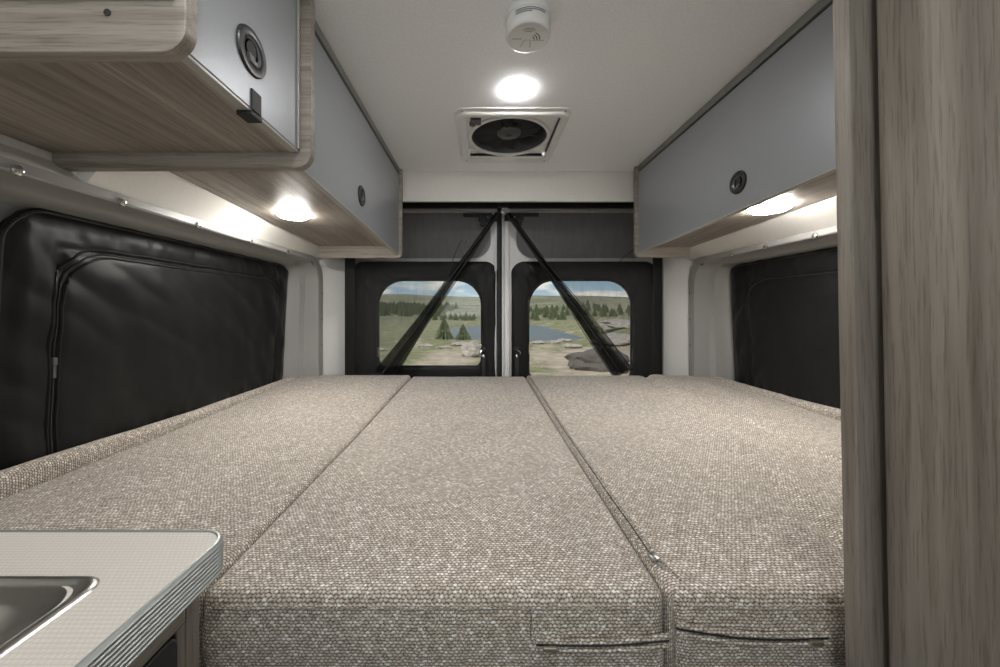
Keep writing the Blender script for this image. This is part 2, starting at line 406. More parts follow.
# ------------------------------------------------------------------ padded black window covers on the side windows
def side_cover(sgn, xp, y0, y1, z0, z1, label, zy0, zy1, zz1, zz0, seed, rad):
    t = thing('window_cover', label, 'window cover', (xp, (y0+y1)/2, z0))
    def xs(y, z):
        lean = .03*max(0, min(1, (z1-z)/.6))
        d = min(y-y0, y1-y, z-z0, z1-z)
        puff = .012*sm(0, .05, d)
        def rr(y, z, ins):       # distance inside the zipped panel
            return min(y-zy0, zy1-y, zz1-z)
        q = rr(y, z, 0)
        seam = -.006*math.exp(-(q/.010)**2) if q > -.05 else 0
        bul = .006*sm(0, .08, q)
        w = .007*nz(y*5+seed, z*5+(y*2.5), seed) + .0035*nz(y*14, z*14+y*6, seed+3)
        w += .0016*math.sin(y*26+z*22+4*nz(y*3, z*3, seed))*sm(.0, .08, d)
        w += .008*nz(y*30, z*9, seed+1)*math.exp(-((d-.04)/.04)**2)*.6 + .010*abs(nz(y*7+z*9, z*3-y*2, seed+6))
        return xp - sgn*(puff + bul + w*sm(0, .02, d) + seam) + sgn*lean
    bm = BM(); NY, NZ = 150, 90
    grid = []
    cy, cz = (y0+y1)/2, (z0+z1)/2
    for i in range(NY+1):
        row = []
        for j in range(NZ+1):
            y = y0 + (y1-y0)*i/NY; z = z0 + (z1-z0)*j/NZ
            yy, zz = y, z
            # round the corners of the sheet
            for (ey, sy) in ((y0, 1), (y1, -1)):
                for (ez, sz) in ((z0, 1), (z1, -1)):
                    ly = (ey+sy*rad - y)*sy/rad; lz = (ez+sz*rad - z)*sz/rad
                    if ly > 0 and lz > 0:
                        a = ly*math.sqrt(1-lz*lz/2); b = lz*math.sqrt(1-ly*ly/2)
                        yy = ey+sy*rad - sy*rad*a; zz = ez+sz*rad - sz*rad*b
            e = .004*nz(yy*16, zz*16, seed+8)
            if i in (0, NY): yy += e
            if j in (0, NZ): zz += e
            row.append(bm.verts.new((xs(yy, zz), yy, zz)))
        grid.append(row)
    for i in range(NY):
        for j in range(NZ):
            bm.faces.new([grid[i][j], grid[i+1][j], grid[i+1][j+1], grid[i][j+1]])
    # returned edge, giving the quilt its thickness
    border = [grid[i][0] for i in range(NY+1)] + [grid[NY][j] for j in range(1, NZ+1)] + [grid[i][NZ] for i in range(NY-1, -1, -1)] + [grid[0][j] for j in range(NZ-1, 0, -1)]
    bk_ = [bm.verts.new((v.co.x + sgn*.010, v.co.y, v.co.z)) for v in border]
    n = len(border)
    for i in range(n): bm.faces.new([border[i], border[(i+1) % n], bk_[(i+1) % n], bk_[i]])
    place('quilted_panel', bm, BLK, t, True)
    # bound hem round the edge
    def path(ins, r, full=True, a0=y0, a1=y1, b0=z0, b1=z1):
        return rrect(a0+ins, a1-ins, b0+ins, b1-ins, r, 12)
    bm = BM(); p = path(.006, rad-.004); p = p + [p[0]]
    pp = []
    for a, b in zip(p, p[1:]):
        for k in range(6):
            y = a[0]+(b[0]-a[0])*k/6; z = a[1]+(b[1]-a[1])*k/6; pp.append((xs(y, z)-sgn*.001, y, z))
    pp.append(pp[0]); tube(bm, pp, .0035, 6); place('hem_binding', bm, ZIP, t, True)
    # zip running up, over and down round the centre panel, with its overlapping flap
    def zpath(off):
        pts = [(zy0-off, zz0)]
        r = .11
        q = rrect(zy0-off, zy1+off, z0-.5, zz1+off, (0, 0, r, r), 10)
        q = [a for a in q if a[1] > zz1-.2]
        right = [a for a in q if a[0] > (zy0+zy1)/2]; left = [a for a in q if a[0] <= (zy0+zy1)/2]
        raw = [(zy0-off, zz0)] + list(reversed(left)) + list(reversed(right)) + [(zy1+off, zz0)]
        out = []
        for a, b in zip(raw, raw[1:]):
            L = math.hypot(b[0]-a[0], b[1]-a[1]); k = max(1, int(L/.012))
            for s in range(k):
                y = a[0]+(b[0]-a[0])*s/k; z = a[1]+(b[1]-a[1])*s/k
                w = .004*nz(y*14, z*14, seed+20)
                out.append((y+w, z+w))
        return out
    for off, rr, mm, nm in ((-.008, .0032, BLK, 'zip_flap'), (.0, .0022, ZIP, 'zip_teeth'), (.010, .0030, BLK, 'zip_flap')):
        bm = BM(); tube(bm, [(xs(y, z)-sgn*.001, y, z) for y, z in zpath(off)], rr, 6); place(nm, bm, mm, t, True)
    zy = zy0 if sgn < 0 else zy0
    bm = BM(); zc = -.12
    x = xs(zy, zc) - sgn*.004
    box(bm, x-.004, x+.004, zy-.005, zy+.005, zc-.01, zc+.008, .0015)
    box(bm, x-.002, x+.002, zy-.0035, zy+.0035, zc-.04, zc-.012, .001)
    place('zip_pull', bm, BRASS if sgn > 0 else GREYP, t)
    return t
side_cover(-1, -.992, .742, 1.86, -.40, .230, 'black quilted cover with a rounded zip over the left side window', .845, 1.76, .145, -.40, 2.0, .085)
side_cover(1, 1.262, .735, 1.82, -.40, .222, 'black quilted cover over the right side window, partly hidden by the tall oak cabinet', .85, 1.69, .135, -.40, 11.0, .05)

# ------------------------------------------------------------------ rear doors
DY = 2.12
def rear_door(name, x0, x1, hx0, hx1, rx0, rx1, hb):
    d = struct(name, BM(), DOORM)       # the door itself: frame plate, built below
    bpy.data.objects.remove(d)
    bm = BM()
    # three stacked plates round the window opening and the raised recess
    out = rrect(x0, x1, -1.2, .295, .001, 10); inn = rrect(hx0, hx1, hb, .178, (.06, .06, .15, .15), 10)
    holed(bm, out, inn, 'y', DY, DY+.035)
    out = rrect(x0, x1, .295, .66, .001, 10); inn = rrect(rx0, rx1, .305, .578, .10, 10)
    holed(bm, out, inn, 'y', DY, DY+.035)
    # rolled lips
    p = rrect(rx0-.004, rx1+.004, .301, .582, .104, 10); tube(bm, [(a, DY-.001, b) for a, b in p+[p[0]]], .004, 6, False)
    d = struct(name, bm, DOORM, None, False)
    bm = BM(); holed(bm, rrect(rx0-.002, rx1+.002, .303, .58, .102, 10), rrect(rx0+.02, rx1-.02, .322, .562, .085, 10), 'y', DY+.022, DY+.03)
    plate(bm, rrect(rx0-.002, rx1+.002, .303, .58, .102, 10), 'y', DY+.03, DY+.034)
    place('recess_panel', bm, RECESS, d)
    bm = BM(); plate(bm, rrect(hx0-.01, hx1+.01, hb-.01, .188, .06, 10), 'y', DY+.028, DY+.033)
    place('window_pane', bm, GLASS, d)
    bm = BM(); holed(bm, rrect(hx0-.004, hx1+.004, hb-.004, .182, (.062, .062, .152, .152), 10), rrect(hx0+.007, hx1-.007, hb+.007, .171, (.055, .055, .143, .143), 10), 'y', DY+.010, DY+.024)
    place('window_seal', bm, BLKP, d)
    return d
d1 = rear_door('door_1', -.80, .118, -.605, .012, -.74, .062, -.345)
d2 = rear_door('door_2', .132, 1.07, .285, .900, .215, 1.01, -.42)
# closing seals and bright strips at the meeting edges
def strip(nm, x0, x1, y0, y1, m, par, z0=-.9, z1=.60, bev=.002):
    return place(nm, boxm(x0, x1, y0, y1, z0, z1, bev=bev), m, par)
strip('door_seal', .101, .121, DY-.045, DY-.002, DARK, d1, bev=.004)
strip('centre_filler', .112, .138, DY+.004, DY+.03, DARK, d1)
strip('edge_strip', .085, .096, DY-.02, DY-.001, DOORM, d1)
strip('edge_strip', .127, .137, DY-.035, DY-.001, DOORM, d2)
strip('edge_moulding', .140, .172, DY-.028, DY-.001, DOORM, d2, bev=.008)
# latch hardware at the top between the doors
for par, s, nm in ((d1, -1, 'a'), (d2, 1, 'b')):
    bm = BM(); cx = .122
    box(bm, cx+s*.02, cx+s*.13, DY-.05, DY-.01, .515, .55, .004)
    box(bm, cx+s*.09, cx+s*.12, DY-.06, DY-.02, .485, .52, .004)
    box(bm, cx+s*.05, cx+s*.22, DY-.03, DY-.012, .545, .565, .004)
    place('top_latch', bm, BLKP, par)
    bm = BM(); lathe(bm, [(.008, 0), (.008, -.03)], (cx+s*.075, DY-.03, .53), 'y', 14); place('latch_pin', bm, CHROME, par, True)
struct('wall_rear', (lambda b: (box(b, -1.12, -.80, DY, DY+.05, -1.2, CZ), box(b, 1.07, 1.40, DY, DY+.05, -1.2, CZ),
                                box(b, -.80, 1.07, DY, DY+.05, .66, CZ), b)[-1])(BM()), PILLAR)

# black quilted covers fastened round the rear windows
def rear_cover(x0, x1, z0, z1, hx0, hx1, hz0, hz1, label, seed):
    t = thing('window_cover', label, 'window cover', ((x0+x1)/2, DY, z0))
    bm = BM(); n = 14
    outer = rrect(x0, x1, z0, z1, (.03, .03, .07, .07), n); inner = rrect(hx0, hx1, hz0, hz1, (.03, .03, .15, .15), n)
    def dens(pts):
        o = []
        for a, b in zip(pts, pts[1:]+[pts[0]]):
            for k in range(4): o.append((a[0]+(b[0]-a[0])*k/4, a[1]+(b[1]-a[1])*k/4))
        return o
    outer, inner = dens(outer), dens(inner)
    rings = []
    K = 12
    for k in range(K+1):
        s = k/K; ring = []
        for (a, b) in zip(outer, inner):
            x = a[0]+(b[0]-a[0])*s; z = a[1]+(b[1]-a[1])*s
            puff = .012*math.sin(PI*s)**.5 if 0 < s < 1 else 0
            w = .012*nz(x*8, z*8, seed) + .010*abs(nz(x*16+z*9, z*12-x*5, seed+2)) + .006*nz(x*30, z*14, seed+4)
            x += .004*nz(x*20, z*20, seed+5)
            ring.append((x, DY-.012-puff-max(-.008, w)*(0 if s in (0, 1) else 1), z))
        rings.append(ring)
    rings = [[(p[0], DY-.002, p[2]) for p in rings[0]]] + rings + [[(p[0], DY-.002, p[2]) for p in rings[-1]]]
    loft(bm, rings); place('quilted_frame', bm, BLK, t, True)
    p = rrect(hx0-.008, hx1+.008, hz0-.008, hz1+.008, (.035, .035, .155, .155), 12)
    bm = BM(); tube(bm, [(a, DY-.014, b) for a, b in p+[p[0]]], .004, 6, False); place('hem_binding', bm, ZIP, t, True)
    return t
rc1 = rear_cover(-.752, .099, -.46, .284, -.600, .006, -.325, .172, 'black quilted frame round the left rear door window', 4)
rc2 = rear_cover(.186, 1.035, -.46, .284, .290, .895, -.39, .172, 'black quilted frame round the right rear door window', 9)
# toggles and straps on the covers
def toggle(par, x, z, s):
    bm = BM(); lathe(bm, [(.017, 0), (.017, -.012), (.012, -.018), (.004, -.018)], (x, DY-.022, z+.02), 'y', 20); place('snap_button', bm, BLKP, par, True)
    bm = BM(); tube(bm, [(x-s*.008, DY-.04, z+.01), (x-s*.02, DY-.045, z), (x-s*.02, DY-.045, z-.012), (x-s*.01, DY-.045, z-.022)], .005, 6)
    box(bm, x-.006, x+.006, DY-.048, DY-.036, z-.03, z-.012, .001)
    place('buckle', bm, CHROME, par, True)
    place('strap', boxm(x-.010, x+.012, DY-.040, DY-.032, -.46, z-.022, bev=.001), ZIP, par)
toggle(rc1, .020, -.245, 1)
toggle(rc2, .212, -.245, -1)
for par, xs_, zs_ in ((rc1, (-.594, .004), (-.245, -.225)), (rc2, (.288,), (-.225,))):
    for x, z in zip(xs_, zs_):
        place('window_clip', boxm(x-.006, x+.006, DY-.016, DY-.004, z-.03, z+.025, bev=.002), BRASS, par)

# ------------------------------------------------------------------ insect screens gathered to the middle
SY = 1.985
def scr(px, py, y=SY): return ((px-480)/F*y, y, (310-py)/F*y)
def screen(label, s, top0, top1, hem1, bot0, strips, seams, edge):
    t = thing('insect_screen', label, 'insect screen', scr(top0[0], 372))
    bm = BM(); NU, NV = 60, 40; G = []
    for j in range(NV+1):
        v = j/NV
        L = (top0[0]+(bot0[0]-top0[0])*v, top0[1]+(bot0[1]-top0[1])*v)
        R = (top1[0]+(hem1[0]-top1[0])*v, top1[1]+(hem1[1]-top1[1])*v)
        row = []
        for i in range(NU+1):
            u = i/NU
            px = L[0]+(R[0]-L[0])*u; py = L[1]+(R[1]-L[1])*u
            x, y, z = scr(px, py)
            y += .012*math.sin(u*11+v*2+s)*(1-.3*v) + .006*math.sin(u*29+v*4)
            row.append(bm.verts.new((x, y, z)))
        G.append(row)
    for j in range(NV):
        for i in range(NU): bm.faces.new([G[j][i], G[j][i+1], G[j+1][i+1], G[j+1][i]])
    place('net_panel', bm, NET, t, True)
    # gathered free edge
    bm = BM()
    for (w0, w1, dx, dy, ph) in strips:
        N, M_ = 44, 10; G = []
        for j in range(N+1):
            v = j/N
            cx = top1[0]+(hem1[0]-top1[0])*v + dx*v; cy = top1[1]+(hem1[1]-top1[1])*v + dy*v
            w = w0 + (w1-w0)*v*v*.6 + (w1-w0)*v*.4
            row = []
            for i in range(M_+1):
                u = i/M_-.5
                px = cx + u*w*.93 + .8*math.sin(v*9+ph+u*5); py = cy + u*w*.38*(-s)
                x, y, z = scr(px, py, SY-.012)
                y += .010*math.sin(u*13+ph+v*5)*(.3+v)
                row.append(bm.verts.new((x, y, z)))
            G.append(row)
        for j in range(N):
            for i in range(M_): bm.faces.new([G[j][i], G[j][i+1], G[j+1][i+1], G[j+1][i]])
    place('gathered_edge', bm, NETD, t, True)
    bm = BM()
    for (a, b, r) in seams:
        pts = []
        for k in range(25):
            v = k/24; px = a[0]+(b[0]-a[0])*v + 1.0*math.sin(v*7+a[0]); py = a[1]+(b[1]-a[1])*v
            pts.append(scr(px, py, SY-.02))
        tube(bm, pts, r, 6)
    place('hem_tape', bm, ZIP, t, True)
    # side border tape and top fixing strip
    bm = BM(); x0 = scr(edge[0], 0)[0]; x1 = scr(edge[1], 0)[0]
    tpz = .285
    box(bm, min(x0, x1), max(x0, x1), SY-.006, SY+.006, -.50, .60, .003)
    place('side_border', bm, BLK, t)
    bm = BM(); a, b = scr(top0[0], 203)[0], scr(top1[0], 203)[0]
    box(bm, min(a, b), max(a, b), SY-.01, SY+.01, .560, .605, .004); place('top_border', bm, BLK, t)
    return t
s1 = screen('left black insect screen, its free edge tied down towards the lower left', -1, (349, 200), (498, 213), (387, 374), (349, 376),
       [(4, 16, -3, 0, 0), (5, 12, 3, 0, 2), (3, 20, -3, 0, 4)], [((499, 212), (382, 374), .0028), ((498, 214), (393, 374), .0025), ((462, 240), (436, 300), .0022)], (345, 355))
s2 = screen('right black insect screen, its free edge tied down towards the lower right', 1, (660, 200), (508, 213), (622, 374), (660, 376),
       [(4, 17, 0, 0, 1), (5, 12, -2, 0, 3), (3, 22, 2, 0, 5)], [((506, 212), (622, 374), .0028), ((508, 216), (612, 374), .0022), ((512, 218), (632, 368), .0022), ((640, 242), (620, 262), .0022)], (653, 662))
bm = BM(); x, y, z = scr(467, 243, SY-.02); tube(bm, [(x, y, z+.02), (x+.006, y, z+.012), (x+.006, y, z-.018), (x, y, z-.024), (x-.006, y, z-.016), (x-.005, y, z+.012), (x, y, z+.02)], .0018, 6)
place('zip_pull', bm, CHROME, s1, True)
bm = BM(); box(bm, -.80, 1.07, 2.002, 2.03, .575, .605, .003); o = place('header_rail', bm, BLKP)
tag(o, 'black rail over the rear doors that the insect screens hang from', 'rail')
bm = BM(); lathe(bm, [(.004, 0), (.013, -.004), (.013, -.012), (.004, -.018)], (.125, 1.972, .535), 'y', 18)
tube(bm, [(.125, 1.96, .53), (.118, 1.958, .515), (.125, 1.957, .50), (.133, 1.958, .515), (.126, 1.96, .53)], .002, 6)
o = place('screen_hook', bm, CHROME, None, True); tag(o, 'small bright hook where the two insect screens meet at the top', 'hook')

# ------------------------------------------------------------------ cushions
def cushion_height(x0, x1, y0, y1, zt, r, crown, seed, hf):
    def drop(t):
        if t >= r: return 0
        t = max(0, t); return r - math.sqrt(max(0, r*r-(r-t)**2))
    def h(x, y):
        dx = min(x-x0, x1-x); dy = min(y-y0, y1-y)
        z = zt - max(drop(dx), drop(dy)) - .25*min(drop(dx), drop(dy))
        z += crown*sm(0, .16, dx)*sm(0, .14, dy)
        z += .003*nz(x*6, y*5, seed)*sm(0, .05, min(dx, dy)) + .0012*nz(x*22, y*18, seed)
        if hf: z += hf(x, y)
        return z
    return h
def cushion(name, label, x0, x1, y0, y1, zt, zb, r=.018, crown=.008, seed=0, hf=None, rc=.022, step=.012, group=None, cat='cushion'):
    x0 += .0015; x1 -= .0015
    h = cushion_height(x0, x1, y0, y1, zt, r, crown, seed, hf)
    def axis(a0, a1):
        L = a1-a0; n = max(6, int(L/step)); out = []
        sd = [-1+i/5 for i in range(5)]
        out = [(a0, s) for s in sd]                        # side wall, s<0: fraction down
        for i in range(7): out.append((a0 + r*(1-math.cos(PI/2*i/6)), 0))
        for i in range(1, n): out.append((a0+r+(L-2*r)*i/n, 0))
        for i in range(7): out.append((a1 - r*(1-math.cos(PI/2*(6-i)/6)), 0))
        out += [(a1, s) for s in reversed(sd)]
        return out
    AX, AY = axis(x0, x1), axis(y0, y1)
    bm = BM(); G = []; ly_ = bm.verts.layers.float_vector.new('weave')
    def tex(a, s, a0, a1):
        sg, d = (1, a-a0) if a-a0 < a1-a else (-1, a1-a)
        e = a0 if sg > 0 else a1
        if d < r: d = r - r*math.asin(min(1, max(0, (r-d)/r)))
        if s < 0: d += s*(zt-zb)
        return e + sg*d
    for (x, sx) in AX:
        row = []
        for (y, sy) in AY:
            z = h(x, y); s = min(sx, sy)
            bulge = 0
            if s < 0:
                z = z + (z-zb)*s
                bulge = .007*math.sin(PI*min(1, -s))
            X, Y = x, y
            if rc:
                lx = max((x0+rc-x)/rc, (x-(x1-rc))/rc); ly = max((y0+rc-y)/rc, (y-(y1-rc))/rc)
                if lx > 0 and ly > 0:
                    a = lx*math.sqrt(max(0, 1-ly*ly/2)); b = ly*math.sqrt(max(0, 1-lx*lx/2))
                    X = (x0+rc*(1-a)) if x < (x0+x1)/2 else (x1-rc*(1-a))
                    Y = (y0+rc*(1-b)) if y < (y0+y1)/2 else (y1-rc*(1-b))
            if s < 0:
                if y == y0: Y -= bulge*.8 + .0015*nz(x*20, z*25, seed)
            vv = bm.verts.new((X, Y, z)); vv[ly_] = (tex(x, sx, x0, x1), tex(y, sy, y0, y1), 0); row.append(vv)
        G.append(row)
    for i in range(len(AX)-1):
        for j in range(len(AY)-1):
            bm.faces.new([G[i][j], G[i+1][j], G[i+1][j+1], G[i][j+1]])
    bmesh.ops.remove_doubles(bm, verts=bm.verts, dist=1e-5)
    edges = [e for e in bm.edges if e.is_boundary]
    if edges: bmesh.ops.holes_fill(bm, edges=edges)
    t = thing(name, label, cat, ((x0+x1)/2, (y0+y1)/2, zb), group)
    o = place('padded_body', bm, FAB, t, True)
    return t, h
BY0, BY1 = .470, 1.96
LZ = -.372
def hc(x, y): return .004*math.sin(PI*sm(.7, 1.9, y))*0
cl, hl = cushion('bed_cushion', 'long woven taupe cushion on the left of the bed, behind the countertop', -.955, -.372, BY0, BY1, LZ, -.50, seed=3, crown=.010,
                 hf=lambda x, y: .020*sm(1.0, 1.85, y) - .005*math.exp(-((x+.90-.045*y)/.012)**2))
cc, hcf = cushion('bed_cushion', 'woven taupe centre cushion of the bed, with the plain front face and short zip', -.372, .248, BY0, BY1, LZ, -.50, seed=5, crown=.006, hf=lambda x, y: .012*sm(1.0, 1.85, y))
def hright(x, y):
    xl = .565 + (y-.562)*(.84-.565)/(1.73-.562)            # oblique crease
    g = -.010*math.exp(-((x-xl)/.016)**2) + .007*math.exp(-((x-xl-.06)/.05)**2)
    g += -.008*math.exp(-((x-(.89-.02*math.sin(y*2)))/.012)**2)
    return g*sm(BY0, BY0+.06, y) + .018*sm(1.0, 1.85, y)
cr, hr = cushion('bed_cushion', 'woven taupe cushion on the right of the bed, with the lengthwise zip and creases', .248, 1.215, BY0, BY1, LZ, -.50, seed=8, crown=.008, hf=hright)
bl, _ = cushion('side_bolster', 'narrow woven bolster along the left side window', -1.005, -.957, .56, 1.93, -.346, -.50, r=.02, crown=.002, seed=12, rc=.02, hf=lambda x, y: .016*sm(1.3, .7, y))
br, _ = cushion('side_bolster', 'narrow woven bolster along the right side window', 1.217, 1.272, .56, 1.90, -.350, -.50, r=.02, crown=.002, seed=14, rc=.02, hf=lambda x, y: .016*sm(1.5, .9, y))

def seam(par, pts, r, m=FAB, name='seam', n=6):
    bm = BM(); tube(bm, pts, r, n); return place(name, bm, m, par, True)
def lin(a, b, n): return [a+(b-a)*i/n for i in range(n+1)]
# welt along the upper front edge of each cushion
for par, a, b, s in ((cl, -.84, -.395, 1), (cc, -.350, .226, 2), (cr, .272, 1.09, 3)):
    seam(par, [(x, BY0+.0005+.0008*nz(x*30, s), LZ-.016+.001*nz(x*25, s, 4)) for x in lin(a, b, 60)], .0022, name='edge_seam')
seam(cc, [(.066+.0005*math.sin(z*200), BY0-.0035, z) for z in lin(-.388, -.49, 12)], .0014, FABD, 'panel_seam')
seam(cr, [(.476, BY0-.0035, z) for z in lin(-.388, -.49, 12)], .0014, FABD, 'panel_seam')
# zip plackets on the front faces
def placket(par, xa, xb, za, zb, sag, side):
    L = lin(0, 1, 30)
    def zz(u): return za + (zb-za)*u - sag*math.sin(PI*u)
    Yf = BY0-.0055
    seam(par, [(xa+(xb-xa)*u, Yf-.002, zz(u)) for u in L], .0034, FAB, 'zip_flap')
    seam(par, [(xa+(xb-xa)*u, Yf-.0015, zz(u)-.0055) for u in L], .0016, DARK, 'zip_teeth')
    seam(par, [(xa+(xb-xa)*u, Yf-.002, zz(u)-.011) for u in L], .0032, FAB, 'zip_flap')
    u = .1 if side < 0 else .9
    x = xa+(xb-xa)*u
    bm = BM(); box(bm, x-.009, x+.009, Yf-.008, Yf-.003, zz(u)-.0105, zz(u)-.004, .0015); place('zip_pull', bm, BRASS, par)
placket(cc, .072, .243, -.424, -.419, .004, -1)
placket(cr, .254, .448, -.404, -.416, .007, 1)
# lengthwise zip on the right cushion
ys = lin(.535, 1.93, 110)
for off, r, m, nm in ((.006, .0022, FAB, 'zip_flap'), (.0108, .0011, DARK, 'zip_teeth'), (.017, .0024, FAB, 'zip_flap')):
    seam(cr, [(.2495+off+.0012*nz(y*9, off), y, hr(.2495+off, y)+.0008) for y in ys], r, m, nm)
bm = BM(); zt = hr(.260, .54)
box(bm, .254, .266, .533, .549, zt, zt+.006, .002); tube(bm, [(.260, .534, zt+.005), (.266, .526, zt+.006), (.262, .518, zt+.005), (.256, .524, zt+.006), (.260, .534, zt+.005)], .0014, 6)
place('zip_pull', bm, STEEL, cr, True)
seam(cr, [(.2700+.008*(1-k/10)*0+.0006*k, .530-.0035*k, hr(.27+.0006*k, .530-.0035*k)+.0006) for k in range(11)], .0016, FABD, 'panel_seam')

# bed base under the cushions
def bench(label, x0, x1):
    t = thing('storage_bench', label  , 'bench', ((x0+x1)/2, 1.2, -1.2))
    place('top_board', boxm(x0, x1, .50, 1.955, -.520, -.502, bev=.002), WY, t)
    place('front_panel', boxm(x0+.01, x1-.01, .52, .538, -1.2, -.521, bev=.002), WX, t)
    place('side_panel', boxm(x0, x0+.018, .54, 1.955, -1.2, -.521, bev=.002), WY, t)
    place('side_panel', boxm(x1-.018, x1, .54, 1.955, -1.2, -.521, bev=.002), WY, t)
bench('oak storage bench under the left bed cushion', -.872, -.376)
bench('oak bridging bench under the centre bed cushion', -.370, .246)
bench('oak storage bench under the right bed cushion', .252, 1.115)

# ------------------------------------------------------------------ overhead cabinets
def lock(par, sgn, x, y, z, D, detail=True):
    R = D/2; s = sgn                    # s = direction of the aisle (+1: faces +x)
    bm = BM()
    lathe(bm, [(R*.62, s*.001), (R*.62, s*.004), (R*.70, s*.0055), (R*.95, s*.0045), (R, s*.002), (R, 0)], (x, y, z), 'x', 48, False, True)
    lk_ = place('lock_ring', bm, BLKP, par, True)
    bm = BM()
    lathe(bm, [(R*.60, s*.0035), (R*.50, s*.0015), (R*.46, -s*.006)], (x, y, z), 'x', 40, False, True)
    place('lock_cup', bm, GREYP, lk_, True)
    bm = BM()
    pts = [(y + R*.33*math.cos(a), z + R*.10 + R*.36*math.sin(a)) for a in [2*PI*i/28 for i in range(28)]]
    plate(bm, pts, 'x', x+s*.0012, x-s*.004); place('finger_hole', bm, DARK, lk_)
    bm = BM()
    pts = [(y-R*.34, z-R*.20), (y-R*.22, z-R*.52), (y+R*.20, z-R*.52), (y+R*.30, z-R*.30), (y+R*.08, z-R*.34), (y-.0, z-R*.22)]
    plate(bm, pts, 'x', x-s*.001, x+s*.0055); place('release_lever', bm, GREYP, lk_)
    return lk_
def end_board(par, y0, y1, xin, xout, z0, z1, r, sgn, nm='side_panel'):
    """board across the cabinet; xin = aisle edge, xout = wall edge"""
    a0, a1 = min(xin, xout), max(xin, xout)
    rr = (0, r, 0, 0) if xin > xout else (r, 0, 0, 0)
    bm = BM(); plate(bm, rrect(a0, a1, z0, z1, rr, 10), 'y', y0, y1, .0012)
    return place(nm, bm, WX, par, True)
# front left cabinet
fc = thing('overhead_cabinet', 'front overhead cabinet at upper left with pale grey door and rounded oak end boards', 'cabinet', (-.62, .6, .30))
end_board(fc, .440, .460, -.360, -.912, .3156, .695, .034, 1)
end_board(fc, .766, .786, -.360, -.912, .302, .695, .036, 1)
place('bottom_panel', boxm(-.912, -.402, .461, .765, .335, .350), WY, fc)
place('back_panel', boxm(-.912, -.905, .461, .765, .351, .695), CREAM, fc)
fd = place('door', boxm(-.400, -.384, .463, .763, .3385, .695, bev=.0015), GREY, fc)
place('edge_strip', boxm(-.401, -.385, .463, .763, .3335, .3383, bev=.0008), EDGE, fd)
place('door_bar', boxm(-.3845, -.381, .757, .7635, .34, .69, bev=.0008), EDGE, fd)
lock(fd, 1, -.384, .604, .432, .076)
bm = BM(); y, x = .615, -.384
box(bm, x, x+.0035, y-.013, y+.013, .336, .372, .0015); box(bm, x-.022, x+.004, y-.016, y+.014, .326, .3335, .0012)
place('door_catch', bm, DARK, fd)
place('front_shelf_panel', boxm(-.912, -.372, .436, .4395, .378, .695, bev=.001), CEIL, fc)
bm = BM(); lathe(bm, [(.0042, 0), (.0042, -.0012), (.002, -.0006), (.001, -.0004)], (-.4548, .4398, .3632), 'y', 18)
place('screw', bm, BLKP, fc, True)

def long_cabinet(label, sgn, xf, xw, y0, y1, zn, zf, zend, locks, top_z=.667):
    """sgn = direction of the aisle"""
    t = thing('overhead_cabinet', label, 'cabinet', ((xf+xw)/2, (y0+y1)/2, zf))
    th = .016
    xi = xf - sgn*th
    bm = BM()
    a, b = min(xf, xi), max(xf, xi)
    hexa(bm, [(a, y0, zn), (b, y0, zn), (b, y1, zf), (a, y1, zf), (a, y0, top_z), (b, y0, top_z), (b, y1, top_z), (a, y1, top_z)])
    d = place('door', bm, GREY, t)
    bm = BM(); hexa(bm, [(a, y0, zn-.004), (b, y0, zn-.004), (b, y1, zf-.004), (a, y1, zf-.004), (a, y0, zn-.0003), (b, y0, zn-.0003), (b, y1, zf-.0003), (a, y1, zf-.0003)])
    place('edge_strip', bm, EDGE, d)
    for y, z, D in locks: lock(d, sgn, xf, y, z, D)
    a, b = min(xf+sgn*.004, xi), max(xf+sgn*.004, xi)
    place('top_rail', boxm(a, b, y0, y1, .674, .6985, bev=.0015), RAIL, t)
    place('rail_gap', boxm(min(xi, xf-sgn*.004), max(xi, xf-sgn*.004), y0, y1, .666, .675), DARK, t)
    ub = [min(xi, xw), max(xi, xw)]
    bm = BM()
    # underside: front edge level with the door bottom, rising towards the wall
    def U(x, y):
        k = abs(x-xi)/abs(xw-xi); return (zn+(zf-zn)*(y-y0)/(y1-y0)) + .003 + (.036 if sgn > 0 else .022)*sm(0, .10, k)
    N = 10; Vb, Vt = [], []
    for i in range(N+1):
        x = ub[0]+(ub[1]-ub[0])*i/N
        Vb.append([bm.verts.new((x, y, U(x, y))) for y in (y0, y1)]); Vt.append([bm.verts.new((x, y, U(x, y)+.015)) for y in (y0, y1)])
    for i in range(N):
        bm.faces.new([Vb[i][0], Vb[i+1][0], Vb[i+1][1], Vb[i][1]]); bm.faces.new([Vt[i][0], Vt[i][1], Vt[i+1][1], Vt[i+1][0]])
        bm.faces.new([Vb[i][0], Vt[i][0], Vt[i+1][0], Vb[i+1][0]]); bm.faces.new([Vb[i][1], Vb[i+1][1], Vt[i+1][1], Vt[i][1]])
    bm.faces.new([Vb[0][0], Vb[0][1], Vt[0][1], Vt[0][0]]); bm.faces.new([Vb[N][0], Vt[N][0], Vt[N][1], Vb[N][1]])
    place('bottom_panel', bm, WY, t)
    end_board(t, y1+.0005, y1+.0195, xf+sgn*.015, xw, zend, .697, .025, sgn)
    return t, U
lc, UL = long_cabinet('rear overhead cabinet on the left wall with long grey door', 1, -.400, -.798, .790, 1.775, .322, .276, .258, [(1.212, .384, .068)])
rc, UR = long_cabinet('overhead cabinet along the right wall with long grey door', -1, .768, 1.020, .50, 1.745, .318, .278, .256, [(1.07, .379, .068)])
end_board(rc, .48, .4995, .753, 1.020, .30, .697, .025, -1)

